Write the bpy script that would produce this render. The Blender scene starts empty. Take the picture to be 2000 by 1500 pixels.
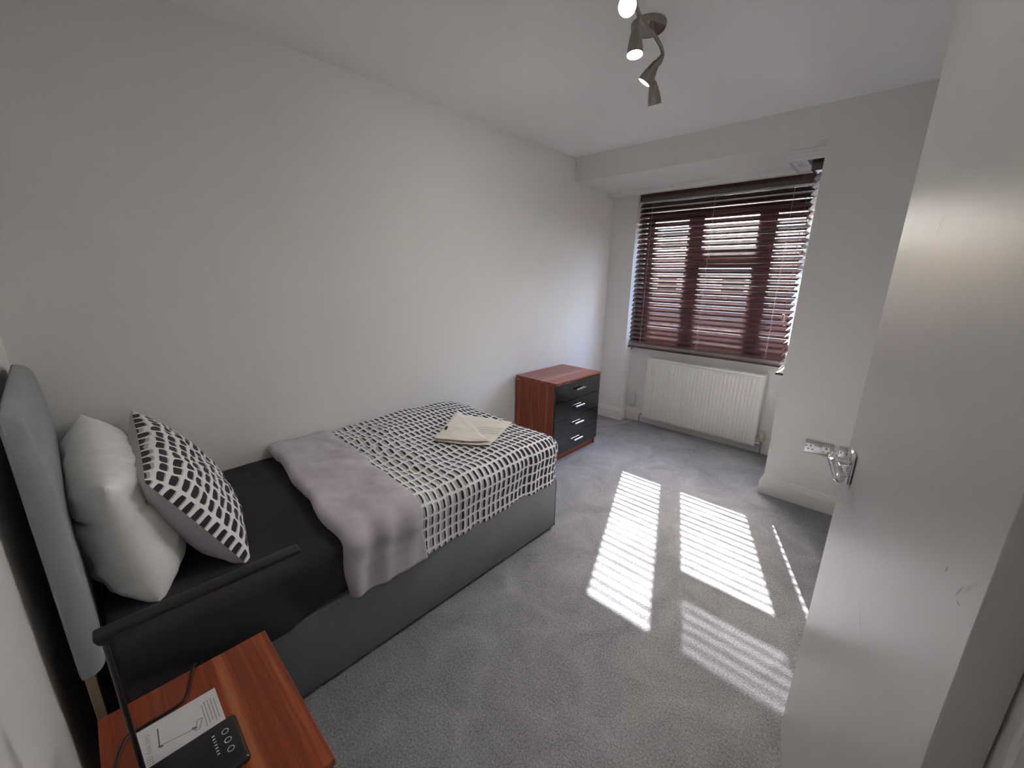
import bpy, bmesh, math, random
from mathutils import Vector, Matrix, noise
random.seed(7)
S = bpy.context.scene
COL = S.collection

# ------------------------------------------------------------------ camera
cam_d = bpy.data.cameras.new('camera'); cam = bpy.data.objects.new('camera', cam_d); COL.objects.link(cam)
S.camera = cam
cam_d.sensor_width = 36.0; cam_d.lens = 36.0 * 792.75 / 2000.0; cam_d.clip_start = 0.02
yaw, pit, rol = -0.7519, -0.2586, 0.0164
fw = Vector((math.sin(yaw) * math.cos(pit), math.cos(yaw) * math.cos(pit), math.sin(pit)))
rt = Vector((math.cos(yaw), -math.sin(yaw), 0)); up = rt.cross(fw)
r2 = math.cos(rol) * rt + math.sin(rol) * up; u2 = -math.sin(rol) * rt + math.cos(rol) * up
M = Matrix((r2, u2, -fw)).transposed().to_4x4(); M.translation = Vector((2.1927, 0.1881, 1.4352))
cam.matrix_world = M

# ------------------------------------------------------------------ sky, sun, exposure
SUN_DIR = Vector((0.40, -1.0, -0.763)).normalized()
SUN_POWER = 4.6
SKY_POWER = 0.45
S.view_settings.view_transform = 'Standard'
S.view_settings.look = 'None'
S.view_settings.gamma = 1.0
S.view_settings.exposure = 3.32
S.view_settings.use_curve_mapping = False
W = bpy.data.worlds.new('sky'); S.world = W; W.use_nodes = True
wn = W.node_tree; bg = wn.nodes['Background']
sky = wn.nodes.new('ShaderNodeTexSky'); sky.sky_type = 'NISHITA'; sky.sun_disc = False
sky.sun_elevation = math.atan2(0.763, 1.077); sky.sun_rotation = math.atan2(-0.40, 1.0)
sky.dust_density = 2.2; sky.air_density = 1.0; sky.ozone_density = 1.6
wn.links.new(sky.outputs[0], bg.inputs[0]); bg.inputs[1].default_value = SKY_POWER
sd = bpy.data.lights.new('sun', 'SUN'); sd.energy = SUN_POWER; sd.angle = math.radians(0.53); sd.color = (1.0, 0.99, 0.975)
so = bpy.data.objects.new('sun', sd); COL.objects.link(so); so.location = (-3, 12, 9)
so.rotation_euler = SUN_DIR.to_track_quat('-Z', 'Y').to_euler()
SPOT_GLOW = 60.0

# ------------------------------------------------------------------ materials
def mat(name, color=(.5, .5, .5), rough=.5, metal=0.0, spec=.5, coat=0.0):
    m = bpy.data.materials.new(name); m.use_nodes = True
    b = m.node_tree.nodes['Principled BSDF']
    b.inputs['Base Color'].default_value = (*color, 1); b.inputs['Roughness'].default_value = rough
    b.inputs['Metallic'].default_value = metal; b.inputs['Specular IOR Level'].default_value = spec
    b.inputs['Coat Weight'].default_value = coat
    return m
def N(m, t, **kw):
    n = m.node_tree.nodes.new(t)
    for k, v in kw.items(): setattr(n, k, v)
    return n
def L(m, a, b): m.node_tree.links.new(a, b)
def bsdf(m): return m.node_tree.nodes['Principled BSDF']
def coords(m, scale=(1, 1, 1), kind='Object'):
    tc = N(m, 'ShaderNodeTexCoord'); mp = N(m, 'ShaderNodeMapping'); mp.inputs['Scale'].default_value = scale
    L(m, tc.outputs[kind], mp.inputs['Vector']); return mp.outputs[0]
def noise_n(m, vec, scale, detail=4, rough=.55, dist=0.0):
    n = N(m, 'ShaderNodeTexNoise'); n.inputs['Scale'].default_value = scale; n.inputs['Detail'].default_value = detail
    n.inputs['Roughness'].default_value = rough; n.inputs['Distortion'].default_value = dist
    L(m, vec, n.inputs['Vector']); return n.outputs['Fac']
def ramp(m, fac, stops):
    r = N(m, 'ShaderNodeValToRGB'); e = r.color_ramp.elements
    while len(e) < len(stops): e.new(.5)
    for i, (p, c) in enumerate(stops): e[i].position = p; e[i].color = (*c, 1)
    L(m, fac, r.inputs[0]); return r.outputs[0]
def bump(m, h, strength=.2, dist=.01, prev=None):
    b = N(m, 'ShaderNodeBump'); b.inputs['Strength'].default_value = strength; b.inputs['Distance'].default_value = dist
    L(m, h, b.inputs['Height'])
    if prev is not None: L(m, prev, b.inputs['Normal'])
    L(m, b.outputs[0], bsdf(m).inputs['Normal']); return b.outputs[0]
def mth(m, op, a, b=None, c=None):
    n = N(m, 'ShaderNodeMath', operation=op)
    for i, v in enumerate((a, b, c)):
        if v is None: continue
        if isinstance(v, (int, float)): n.inputs[i].default_value = v
        else: L(m, v, n.inputs[i])
    return n.outputs[0]
def mixc(m, f, a, b):
    n = N(m, 'ShaderNodeMix', data_type='RGBA')
    if isinstance(f, (int, float)): n.inputs[0].default_value = f
    else: L(m, f, n.inputs[0])
    for i, v in ((6, a), (7, b)):
        if isinstance(v, tuple): n.inputs[i].default_value = (*v, 1)
        else: L(m, v, n.inputs[i])
    return n.outputs[2]

def paint(name, c, rough=.6, spec=.3):
    m = mat(name, c, rough, spec=spec); v = coords(m)
    L(m, ramp(m, noise_n(m, v, 2.5), [(.3, tuple(x * .99 for x in c)), (.7, tuple(min(1, x * 1.005) for x in c))]), bsdf(m).inputs['Base Color'])
    bump(m, noise_n(m, v, 160, 3), .08, .002); return m
m_wall = paint('wall_paint', (.80, .788, .772))
m_ceil = paint('ceiling_paint', (.86, .855, .85), .8)
m_trim = paint('gloss_trim_paint', (.82, .80, .785), .35, .5)

def carpet_mat():
    m = mat('grey_carpet', (.2, .2, .21), .95, spec=.1); v = coords(m)
    f = noise_n(m, v, 700, 2, .7); g = noise_n(m, v, 150, 4, .75); b = noise_n(m, v, 4, 4, .65, .8)
    s = mth(m, 'ADD', mth(m, 'MULTIPLY', g, .72), mth(m, 'MULTIPLY', b, .28))
    L(m, ramp(m, s, [(.35, (.13, .132, .146)), (.5, (.385, .390, .418)), (.65, (.66, .665, .695))]), bsdf(m).inputs['Base Color'])
    p = bump(m, g, .9, .014); bump(m, f, .5, .004, p)
    bsdf(m).inputs['Sheen Weight'].default_value = .3; bsdf(m).inputs['Sheen Roughness'].default_value = .5
    return m
m_carpet = carpet_mat()

def wood(name, axis, dark=(.13, .022, .010), mid=(.28, .055, .018), light=(.44, .14, .05), rough=.3, sc=1.0):
    m = mat(name, mid, rough, spec=.5)
    s = [34 * sc, 34 * sc, 34 * sc]; s[axis] = .9 * sc
    v = coords(m, tuple(s)); big = noise_n(m, v, .55, 2, .5)
    s2 = [130 * sc] * 3; s2[axis] = 5 * sc
    fine = noise_n(m, coords(m, tuple(s2)), 1, 4, .6)
    f = mth(m, 'ADD', mth(m, 'MULTIPLY', big, .78), mth(m, 'MULTIPLY', fine, .22))
    L(m, ramp(m, f, [(.34, dark), (.46, mid), (.52, tuple(x * .72 for x in mid)), (.56, mid), (.66, light)]), bsdf(m).inputs['Base Color'])
    bump(m, fine, .04, .001); return m
m_wood_x = wood('walnut_grain_across', 0); m_wood_y = wood('walnut_grain_along', 1); m_wood_z = wood('walnut_grain_upright', 2)
m_blind = wood('mahogany_slat', 0, (.028, .009, .009), (.055, .017, .016), (.085, .028, .024), .16)
m_blind_y = wood('mahogany_slat_side', 1, (.028, .009, .009), (.055, .017, .016), (.085, .028, .024), .16)
for m_ in (m_blind, m_blind_y):
    bsdf(m_).inputs['Specular IOR Level'].default_value = .9; bsdf(m_).inputs['Coat Weight'].default_value = .8; bsdf(m_).inputs['Coat Roughness'].default_value = .12
m_frame = wood('brown_window_frame', 2, (.03, .010, .008), (.055, .018, .013), (.09, .03, .02), .35)
m_black = mat('gloss_black_front', (.006, .007, .009), .06, spec=.6, coat=.6)
m_chrome = mat('chrome', (.80, .80, .81), .09, 1.0)
def brushed(name, c, r):
    m = mat(name, c, r, 1.0); v = coords(m, (60, 60, 4)); n = noise_n(m, v, 8, 3)
    L(m, ramp(m, n, [(.3, tuple(x * .7 for x in c)), (.7, c)]), bsdf(m).inputs['Base Color']); return m
m_nickel = brushed('brushed_nickel', (.42, .38, .33), .32)
m_steel = brushed('brushed_steel_plate', (.62, .62, .62), .28)
m_plastic_w = mat('white_plastic', (.72, .72, .70), .4)
m_plastic_cream = mat('cream_plastic', (.68, .60, .42), .45)
m_plastic_g = mat('grey_plastic', (.42, .42, .43), .4)
m_dark = mat('dark_hole', (.01, .01, .01), .6)
m_rad = mat('radiator_enamel', (.82, .80, .75), .35)
m_lampblack = mat('matt_black_plastic', (.010, .010, .012), .38)
m_lampbase = mat('black_touch_panel', (.008, .008, .010), .16, coat=.3)
m_icon = mat('pale_icon_print', (.55, .55, .56), .5)
m_paper = mat('booklet_paper', (.68, .67, .69), .6)
m_ink = mat('grey_ink', (.16, .16, .17), .7)
m_ink2 = mat('pale_grey_ink', (.36, .36, .37), .7)
m_cord = mat('blind_cord', (.10, .07, .06), .8)
m_cord_w = mat('pale_blind_cord', (.55, .53, .52), .8)
m_cable = mat('white_cable', (.62, .61, .58), .5)
m_track = mat('white_aluminium_track', (.80, .82, .80), .25)

def fabric(name, c, rough=.85, weave=900, strength=.25, var=.08, sheen=.2):
    m = mat(name, c, rough, spec=.2); v = coords(m)
    L(m, ramp(m, noise_n(m, v, 9), [(.3, tuple(x * (1 - var) for x in c)), (.7, tuple(min(1, x * (1 + var)) for x in c))]), bsdf(m).inputs['Base Color'])
    bump(m, noise_n(m, v, weave, 2), strength, .002); bsdf(m).inputs['Sheen Weight'].default_value = sheen
    return m
m_lilac = fabric('lilac_grey_cotton', (.56, .515, .55))
m_white_f = fabric('white_pillow_cotton', (.92, .925, .905), sheen=.1)
m_sheet = fabric('black_sheet', (.034, .031, .036), .8, sheen=.05)
m_base = fabric('grey_faux_leather', (.20, .205, .213), .5, 400, .15, .05, 0)
m_head = fabric('grey_headboard_fabric', (.31, .335, .355), .85)
m_towel = fabric('cream_towel', (.88, .82, .72), .95, 420, .9, .04)
m_strut = wood('pale_pine_strut', 2, (.22, .15, .09), (.34, .25, .16), (.45, .34, .22), .6)

def pattern(name, w0, w1, span, pu=.033, pv=.056):
    """white cotton printed with rows of charcoal bars, each beside a grey bar; the bars widen along u"""
    m = mat(name, (.7, .7, .7), .85, spec=.2)
    uv = N(m, 'ShaderNodeTexCoord').outputs['UV']; sp = N(m, 'ShaderNodeSeparateXYZ'); L(m, uv, sp.inputs[0])
    wob = mth(m, 'MULTIPLY', mth(m, 'SUBTRACT', noise_n(m, uv, 22, 2), .5), .010)
    wob2 = mth(m, 'MULTIPLY', mth(m, 'SUBTRACT', noise_n(m, uv, 9, 2), .5), .018)
    u = mth(m, 'ADD', sp.outputs[0], wob); v = mth(m, 'ADD', sp.outputs[1], wob2)
    row = mth(m, 'FLOOR', mth(m, 'DIVIDE', v, pv))
    shift = mth(m, 'FRACT', mth(m, 'MULTIPLY', mth(m, 'SINE', mth(m, 'MULTIPLY', row, 12.9898)), 437.5))
    fu = mth(m, 'FRACT', mth(m, 'ADD', mth(m, 'DIVIDE', u, pu), mth(m, 'MULTIPLY', shift, .35)))
    fv = mth(m, 'FRACT', mth(m, 'DIVIDE', v, pv))
    av = mth(m, 'ABSOLUTE', mth(m, 'SUBTRACT', fv, .5))           # 0 at bar middle
    inv = mth(m, 'LESS_THAN', av, .405)
    mr = N(m, 'ShaderNodeMapRange'); L(m, sp.outputs[0], mr.inputs[0])
    mr.inputs[1].default_value = 0; mr.inputs[2].default_value = span; mr.inputs[3].default_value = w0; mr.inputs[4].default_value = w1
    taper = mth(m, 'MULTIPLY', mth(m, 'POWER', mth(m, 'MULTIPLY', av, 2.4), 5), .12)
    grey_l = mth(m, 'GREATER_THAN', fu, mth(m, 'ADD', .16, taper)); right = mth(m, 'LESS_THAN', fu, mth(m, 'SUBTRACT', .86, taper))
    dark_l = mth(m, 'GREATER_THAN', fu, mth(m, 'ADD', mth(m, 'SUBTRACT', .86, mr.outputs[0]), taper))
    g = mth(m, 'MULTIPLY', mth(m, 'MULTIPLY', grey_l, right), inv); d = mth(m, 'MULTIPLY', mth(m, 'MULTIPLY', dark_l, right), inv)
    c = mixc(m, d, mixc(m, g, (.88, .865, .87), (.50, .475, .50)), (.030, .029, .033))
    L(m, c, bsdf(m).inputs['Base Color'])
    bump(m, noise_n(m, coords(m), 900, 2), .2, .002); bsdf(m).inputs['Sheen Weight'].default_value = .1
    return m
m_duvet = pattern('bar_print_duvet', .20, .68, .95)
m_cush = pattern('bar_print_pillowcase', .58, .58, 1.0, .035, .062)

def emis(name, c, s):
    m = bpy.data.materials.new(name); m.use_nodes = True; nt = m.node_tree; nt.nodes.clear()
    e = nt.nodes.new('ShaderNodeEmission'); o = nt.nodes.new('ShaderNodeOutputMaterial')
    e.inputs[0].default_value = (*c, 1); e.inputs[1].default_value = s; nt.links.new(e.outputs[0], o.inputs[0]); return m
m_bulb = emis('warm_bulb', (1.0, .95, .88), SPOT_GLOW)

def glass(name, tint=(1, 1, 1), gloss=.06, frost=0.0):
    m = bpy.data.materials.new(name); m.use_nodes = True; nt = m.node_tree; nt.nodes.clear()
    t = nt.nodes.new('ShaderNodeBsdfTransparent'); t.inputs[0].default_value = (*tint, 1)
    g = nt.nodes.new('ShaderNodeBsdfGlossy'); g.inputs['Roughness'].default_value = .02
    mx = nt.nodes.new('ShaderNodeMixShader'); mx.inputs[0].default_value = gloss
    nt.links.new(t.outputs[0], mx.inputs[1]); nt.links.new(g.outputs[0], mx.inputs[2]); out = mx
    if frost:
        d = nt.nodes.new('ShaderNodeBsdfTranslucent'); d.inputs[0].default_value = (.9, .9, .9, 1)
        m2 = nt.nodes.new('ShaderNodeMixShader'); m2.inputs[0].default_value = frost
        nt.links.new(mx.outputs[0], m2.inputs[1]); nt.links.new(d.outputs[0], m2.inputs[2]); out = m2
    o = nt.nodes.new('ShaderNodeOutputMaterial'); nt.links.new(out.outputs[0], o.inputs[0]); return m
m_glass = glass('clear_glass'); m_obscure = glass('obscured_glass', (.95, .95, .95), .06, .55)

def door_mat():
    m = mat('satin_white_door', (.60, .60, .605), .33, spec=.45); v = coords(m)
    sm = noise_n(m, v, 7, 5, .65)
    base = mixc(m, mth(m, 'MULTIPLY', sm, .12), (.50, .49, .485), (.38, .37, .36))
    sp = N(m, 'ShaderNodeSeparateXYZ'); L(m, N(m, 'ShaderNodeTexCoord').outputs['Object'], sp.inputs[0])
    wob = mth(m, 'MULTIPLY', mth(m, 'SUBTRACT', noise_n(m, v, 40, 3), .5), .02)
    mask = None                                                   # scuffs rubbed on the door face at y, z (door axes), each a short stroke
    for (y0, z0, ly, lz, sl, k) in ((.049, 1.071, .003, .012, .5, .8), (.043, 1.058, .006, .002, .0, .9), (.093, 1.072, .003, .006, .3, .7), (.034, 1.085, .006, .016, .6, .35),
                                (.335, .79, .003, .035, -1.6, .6), (.444, .662, .003, .012, .4, .4), (.49, 1.53, .004, .022, .6, .35), (.475, 1.525, .003, .02, .6, .25), (.025, 1.095, .004, .014, .7, .25)):
        dz = mth(m, 'SUBTRACT', sp.outputs[2], z0)
        dy = mth(m, 'ADD', mth(m, 'SUBTRACT', sp.outputs[1], y0), mth(m, 'ADD', mth(m, 'MULTIPLY', dz, sl), mth(m, 'MULTIPLY', wob, .3)))
        r = mth(m, 'ADD', mth(m, 'POWER', mth(m, 'ABSOLUTE', mth(m, 'DIVIDE', dy, ly)), 2), mth(m, 'POWER', mth(m, 'ABSOLUTE', mth(m, 'DIVIDE', dz, lz)), 2))
        k1 = mth(m, 'MULTIPLY', mth(m, 'MULTIPLY', mth(m, 'MAXIMUM', mth(m, 'SUBTRACT', 1.0, r), 0.0), mth(m, 'ADD', .35, sm)), k)
        mask = k1 if mask is None else mth(m, 'MAXIMUM', mask, k1)
    L(m, mixc(m, mask, base, (.10, .09, .085)), bsdf(m).inputs['Base Color'])
    L(m, mth(m, 'ADD', mth(m, 'MULTIPLY', sm, .10), .28), bsdf(m).inputs['Roughness'])
    return m
m_door = door_mat()

# ------------------------------------------------------------------ mesh helpers
def bm_new(): return bmesh.new()
def add_box(bm, x0, y0, z0, x1, y1, z1, bev=0.0, seg=2):
    r = bmesh.ops.create_cube(bm, size=1.0); vs = r['verts']
    for v in vs: v.co = Vector(((x0 + x1) / 2 + v.co.x * (x1 - x0), (y0 + y1) / 2 + v.co.y * (y1 - y0), (z0 + z1) / 2 + v.co.z * (z1 - z0)))
    if bev > 0:
        es = list({e for v in vs for e in v.link_edges})
        r = bmesh.ops.bevel(bm, geom=es, offset=bev, segments=seg, affect='EDGES', profile=.5)
        vs = list({v for f in r['faces'] for v in f.verts} | {v for v in vs if v.is_valid})
    return vs
def box(*a, **k):
    bm = bm_new(); add_box(bm, *a, **k); return bm
def add_tube(bm, pts, r, n=10, cap=True):
    pts = [Vector(p) for p in pts]; rings = []
    rr = r if isinstance(r, (list, tuple)) else [r] * len(pts)
    prev = None
    for i, p in enumerate(pts):
        t = (pts[min(i + 1, len(pts) - 1)] - pts[max(i - 1, 0)]).normalized()
        if prev is None:
            a = Vector((0, 0, 1)) if abs(t.z) < .9 else Vector((1, 0, 0)); s = t.cross(a).normalized()
        else: s = (prev - t * prev.dot(t)).normalized()
        prev = s; b = t.cross(s)
        rings.append([bm.verts.new(p + (s * math.cos(2 * math.pi * k / n) + b * math.sin(2 * math.pi * k / n)) * rr[i]) for k in range(n)])
    for A, B in zip(rings, rings[1:]):
        for k in range(n): bm.faces.new((A[k], A[(k + 1) % n], B[(k + 1) % n], B[k]))
    if cap: bm.faces.new(rings[0][::-1]); bm.faces.new(rings[-1])
    return bm
def tube(*a, **k): return add_tube(bm_new(), *a, **k)
def smooth_path(P, n=8):
    P = [Vector(p) for p in P]; out = []
    for i in range(len(P) - 1):
        p0, p1, p2, p3 = P[max(i - 1, 0)], P[i], P[i + 1], P[min(i + 2, len(P) - 1)]
        for k in range(n):
            t = k / n
            out.append(.5 * ((2 * p1) + (p2 - p0) * t + (2 * p0 - 5 * p1 + 4 * p2 - p3) * t * t + (3 * p1 - p0 - 3 * p2 + p3) * t ** 3))
    out.append(P[-1]); return out
def add_lathe(bm, prof, n=24, center=(0, 0, 0), axis=(0, 0, 1)):
    q = Vector((0, 0, 1)).rotation_difference(Vector(axis)); c = Vector(center); rings = []
    for (r, z) in prof: rings.append([bm.verts.new(c + q @ Vector((r * math.cos(2 * math.pi * k / n), r * math.sin(2 * math.pi * k / n), z))) for k in range(n)])
    for A, B in zip(rings, rings[1:]):
        for k in range(n): bm.faces.new((A[k], A[(k + 1) % n], B[(k + 1) % n], B[k]))
    return bm
def cap_last(bm, n):
    bm.verts.ensure_lookup_table(); bm.faces.new(bm.verts[-n:]); return bm
def add_prism(bm, pts, h0, h1, axis='z'):
    def P(a, b, h): return {'z': (a, b, h), 'x': (h, a, b), 'y': (a, h, b)}[axis]
    A = [bm.verts.new(P(a, b, h0)) for a, b in pts]; B = [bm.verts.new(P(a, b, h1)) for a, b in pts]
    bm.faces.new(A[::-1]); bm.faces.new(B); n = len(pts)
    for k in range(n): bm.faces.new((A[k], A[(k + 1) % n], B[(k + 1) % n], B[k]))
    return bm
def add_grid(bm, nu, nv, f, uvf=None, flip=False):
    uvl = bm.loops.layers.uv.verify() if uvf else None
    V = [[bm.verts.new(f(i / nu, j / nv)) for j in range(nv + 1)] for i in range(nu + 1)]
    for i in range(nu):
        for j in range(nv):
            q = [(i, j), (i + 1, j), (i + 1, j + 1), (i, j + 1)]
            if flip: q = q[::-1]
            fc = bm.faces.new([V[a][b] for a, b in q])
            if uvf:
                for lp, (a, b) in zip(fc.loops, q): lp[uvl].uv = uvf(a / nu, b / nv)
    return V

def wloc(o):
    v = Vector((0, 0, 0))
    while o: v += o.location; o = o.parent
    return v
def obj(name, bm, m, parent=None, smooth=False, loc=None, fix=True):
    if fix: bmesh.ops.recalc_face_normals(bm, faces=bm.faces[:])
    me = bpy.data.meshes.new(name)
    if parent is None and loc is None:
        xs = [v.co for v in bm.verts]
        loc = Vector(((min(c.x for c in xs) + max(c.x for c in xs)) / 2, (min(c.y for c in xs) + max(c.y for c in xs)) / 2, min(c.z for c in xs)))
    org = Vector(loc) if parent is None else wloc(parent)
    for v in bm.verts: v.co -= org
    bm.to_mesh(me); bm.free(); me.materials.append(m)
    if smooth:
        for p in me.polygons: p.use_smooth = True
        if smooth != 'all':
            try: me.set_sharp_from_angle(angle=math.radians(38))
            except Exception: pass
    o = bpy.data.objects.new(name, me); COL.objects.link(o)
    if parent is None: o.location = org
    else: o.parent = parent
    return o
def thing(name, loc, label, cat, group=None):
    o = bpy.data.objects.new(name, None); COL.objects.link(o); o.location = loc; o.empty_display_size = .05
    o['label'] = label; o['category'] = cat
    if group: o['group'] = group
    return o
def tag(o, label, cat, group=None):
    o['label'] = label; o['category'] = cat
    if group: o['group'] = group
    return o
def struct(name, bm, m, parent=None, smooth=False, label=None, loc=None):
    o = obj(name, bm, m, parent, smooth, loc=loc)
    if parent is None: o['kind'] = 'structure'
    if label: o['label'] = label
    return o
def dup(o, off):
    c = o.copy(); COL.objects.link(c); c.location = o.location + Vector(off); return c
def lab(o, t): o['label'] = t; return o

# ------------------------------------------------------------------ room shell
H, HB = 2.401, 2.2135            # ceiling, bulkhead soffit
YB, YP, YW = 3.274, 3.911, 4.03  # bulkhead face, small pier face, window wall face
XP, XA, XR = .261, 1.72, 2.372   # small pier, bay return, right wall
struct('floor', box(-.12, -.12, -.12, 3.5, 4.25, 0), m_carpet, label='grey cut pile carpet over the whole floor')
struct('ceiling', box(-.12, -.12, H, 3.5, 4.25, H + .1), m_ceil, label='plain off white ceiling')
struct('wall_left', box(-.12, -.12, 0, 0, 4.25, H), m_wall, label='long plain wall beside the bed')
struct('wall_headboard', box(0, -.12, 0, 3.5, 0, H), m_wall, label='plain wall behind the headboard')
struct('wall_bulkhead', box(0, YB, HB, XA, 4.25, H), m_wall, label='dropped bulkhead over the window bay')
struct('wall_pier', box(0, YP, 0, XP, 4.25, HB), m_wall, label='narrow pier left of the window')
WZ0, WZ1, WX0, WX1 = .87, 2.03, .31, 1.70
bm = bm_new()
add_box(bm, XP, YW, 0, XA, 4.25, WZ0); add_box(bm, XP, YW, WZ1, XA, 4.25, HB)
add_box(bm, XP, YW, WZ0, WX0, 4.25, WZ1); add_box(bm, WX1, YW, WZ0, XA, 4.25, WZ1)
struct('wall_window', bm, m_wall, label='window wall of the bay')
SY0, SY1 = 3.58, 3.92
bm = bm_new()
add_box(bm, XA, YB + .15, 0, XA + .2, 4.25, WZ0); add_box(bm, XA, YB + .15, WZ1, XA + .2, 4.25, H)
add_box(bm, XA, YB + .15, WZ0, XA + .2, SY0, WZ1); add_box(bm, XA, SY1, WZ0, XA + .2, 4.25, WZ1)
add_box(bm, XA, YB, 0, XR + .12, YB + .15, H)
struct('wall_far', bm, m_wall, label='far wall with the sockets and the bay return')
DY0, DY1, DZ = .80, 1.60, 2.05
bm = bm_new()
add_box(bm, XR, 0, 0, XR + .12, DY0, H); add_box(bm, XR, DY1, 0, XR + .12, YB, H); add_box(bm, XR, DY0, DZ, XR + .12, DY1, H)
struct('wall_right', bm, m_wall, label='right hand wall holding the doorway')
bm = bm_new()
add_box(bm, 3.38, 0, 0, 3.5, YB, H); add_box(bm, XR + .12, YB, 0, 3.5, YB + .12, H)
struct('wall_hall', bm, m_wall, label='hall walls beyond the doorway')
bm = bm_new()                                                      # door lining
add_box(bm, XR - .006, DY0 - .01, 0, XR + .118, DY0 + .052, DZ, .003); add_box(bm, XR + .002, DY1 - .025, 0, XR + .118, DY1, DZ, .003); add_box(bm, XR + .002, DY0 + .052, DZ - .025, XR + .118, DY1 - .025, DZ, .003)
struct('trim_1', bm, m_trim, label='white door lining')

# skirting boards with a moulded top, profile (out, z)
PROF = [(0, 0), (.018, 0), (.018, .085), (.015, .090), (.015, .098), (.010, .106), (.010, .112), (.005, .122), (0, .125)]
def skirt(path):
    """sweep the profile along a floor path (x,y), room on the right hand side"""
    bm = bm_new(); P = [Vector((x, y, 0)) for x, y in path]; rings = []
    for i, p in enumerate(P):
        d0 = (P[i] - P[i - 1]).normalized() if i else (P[1] - P[0]).normalized()
        d1 = (P[i + 1] - P[i]).normalized() if i < len(P) - 1 else d0
        n0 = Vector((d0.y, -d0.x, 0)); n1 = Vector((d1.y, -d1.x, 0)); mm = (n0 + n1); mm = mm / max(.3, mm.dot(n0))
        rings.append([bm.verts.new(p + mm * a + Vector((0, 0, z))) for a, z in PROF])
    for A, B in zip(rings, rings[1:]):
        for k in range(len(PROF) - 1): bm.faces.new((A[k], A[k + 1], B[k + 1], B[k]))
    bm.faces.new(rings[0]); bm.faces.new(rings[-1][::-1]); return bm
struct('baseboard_window', skirt([(0, 3.21), (0, YP), (XP, YP), (XP, YW), (XA, YW)]), m_trim, label='moulded skirting round the window bay')
struct('baseboard_far', skirt([(XA, YW - .02), (XA, YB), (XR, YB)]), m_trim, label='moulded skirting under the sockets')
struct('baseboard_left', skirt([(0, 0.0), (0, 2.55)]), m_trim, label='skirting of the bed wall')
struct('baseboard_right', skirt([(XR, YB), (XR, DY1 + .01)]), m_trim, label='skirting of the right wall')

# ------------------------------------------------------------------ windows
def rect_frame(bm, x0, z0, x1, z1, y0, y1, w, axis='y', bev=.004):
    """four bars; axis 'y' = frame lies in xz, axis 'x' = frame lies in yz (x0,x1 then mean y)"""
    def B(a0, c0, a1, c1):
        if axis == 'y': add_box(bm, a0, y0, c0, a1, y1, c1, bev)
        else: add_box(bm, y0, a0, c0, y1, a1, c1, bev)
    B(x0, z0, x0 + w, z1); B(x1 - w, z0, x1, z1); B(x0 + w, z0, x1 - w, z0 + w); B(x0 + w, z1 - w, x1 - w, z1)
win = bpy.data.objects.new('window_1', None); COL.objects.link(win); win.location = (1.0, 4.1, WZ0); win['kind'] = 'structure'
win['label'] = 'brown framed window with three lights and a small top light'
bm = bm_new(); rect_frame(bm, WX0, WZ0, WX1, WZ1, 4.07, 4.13, .03)
add_box(bm, .715, 4.07, WZ0 + .03, .785, 4.13, WZ1 - .03, .004); add_box(bm, 1.27, 4.07, WZ0 + .03, 1.34, 4.13, WZ1 - .03, .004)
add_box(bm, .785, 4.07, 1.595, 1.27, 4.13, 1.645, .004)
obj('window_frame', bm, m_frame, win)
for x0, z0, x1, z1, mm in ((.337, .897, .718, 2.003, m_glass), (.782, .897, 1.273, 1.598, m_glass), (.782, 1.642, 1.273, 2.003, m_obscure), (1.337, .897, 1.673, 2.003, m_glass)):
    bm = bm_new(); rect_frame(bm, x0, z0, x1, z1, 4.078, 4.122, .034); c = obj('casement', bm, m_frame, win)
    bm = box(x0 + .03, 4.097, z0 + .03, x1 - .03, 4.101, z1 - .03); p = obj('pane', bm, mm, c)
    if mm is m_obscure: lab(p, 'obscured patterned glass')
obj('sill', box(WX0 - .03, YW - .02, WZ0 - .022, WX1 + .01, 4.07, WZ0, .004), m_trim, win)
win2 = bpy.data.objects.new('window_2', None); COL.objects.link(win2); win2.location = (XA + .1, 3.72, WZ0); win2['kind'] = 'structure'
win2['label'] = 'narrow brown framed side window of the bay'
bm = bm_new(); rect_frame(bm, SY0, WZ0, SY1, WZ1, XA + .08, XA + .14, .07, 'x'); obj('window_frame', bm, m_frame, win2)
obj('pane', box(XA + .108, SY0 + .045, WZ0 + .045, XA + .112, SY1 - .045, WZ1 - .045), m_glass, win2)

# ------------------------------------------------------------------ outside
m_pave = paint('pale_paving', (.42, .41, .39), .9)
m_brick = mat('brick_wall', (.3, .15, .1), .9)
bk = N(m_brick, 'ShaderNodeTexBrick'); L(m_brick, coords(m_brick, (1, 1, 1)), bk.inputs['Vector']); bk.inputs['Scale'].default_value = 4
bk.inputs['Color1'].default_value = (.42, .25, .19, 1); bk.inputs['Color2'].default_value = (.36, .20, .15, 1); bk.inputs['Mortar'].default_value = (.5, .47, .43, 1)
L(m_brick, bk.outputs[0], bsdf(m_brick).inputs['Base Color'])
struct('ground', box(-30, 4.3, -.7, 30, 50, -.5), m_pave, label='pale paved ground outside the window')
ho = thing('neighbour_house', (-4, 26, -.5), 'brick house across the way, glimpsed between the blind slats', 'house')
obj('wall', box(-10, 24, -.5, 2, 31, 4.6), m_brick, ho)
bm = bm_new(); add_prism(bm, [(23.6, 4.6), (31.4, 4.6), (27.5, 7.0)], -10.3, 2.3, 'x'); obj('roof', bm, m_frame, ho)
for x in (-8.5, -5, -1.5):
    for z in (.6, 3.0):
        w = obj('window', box(x, 23.9, z, x + 1.3, 24.02, z + 1.2, .02), m_plastic_w, ho); obj('pane', box(x + .1, 23.88, z + .1, x + 1.2, 23.91, z + 1.1), m_black, w)

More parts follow.
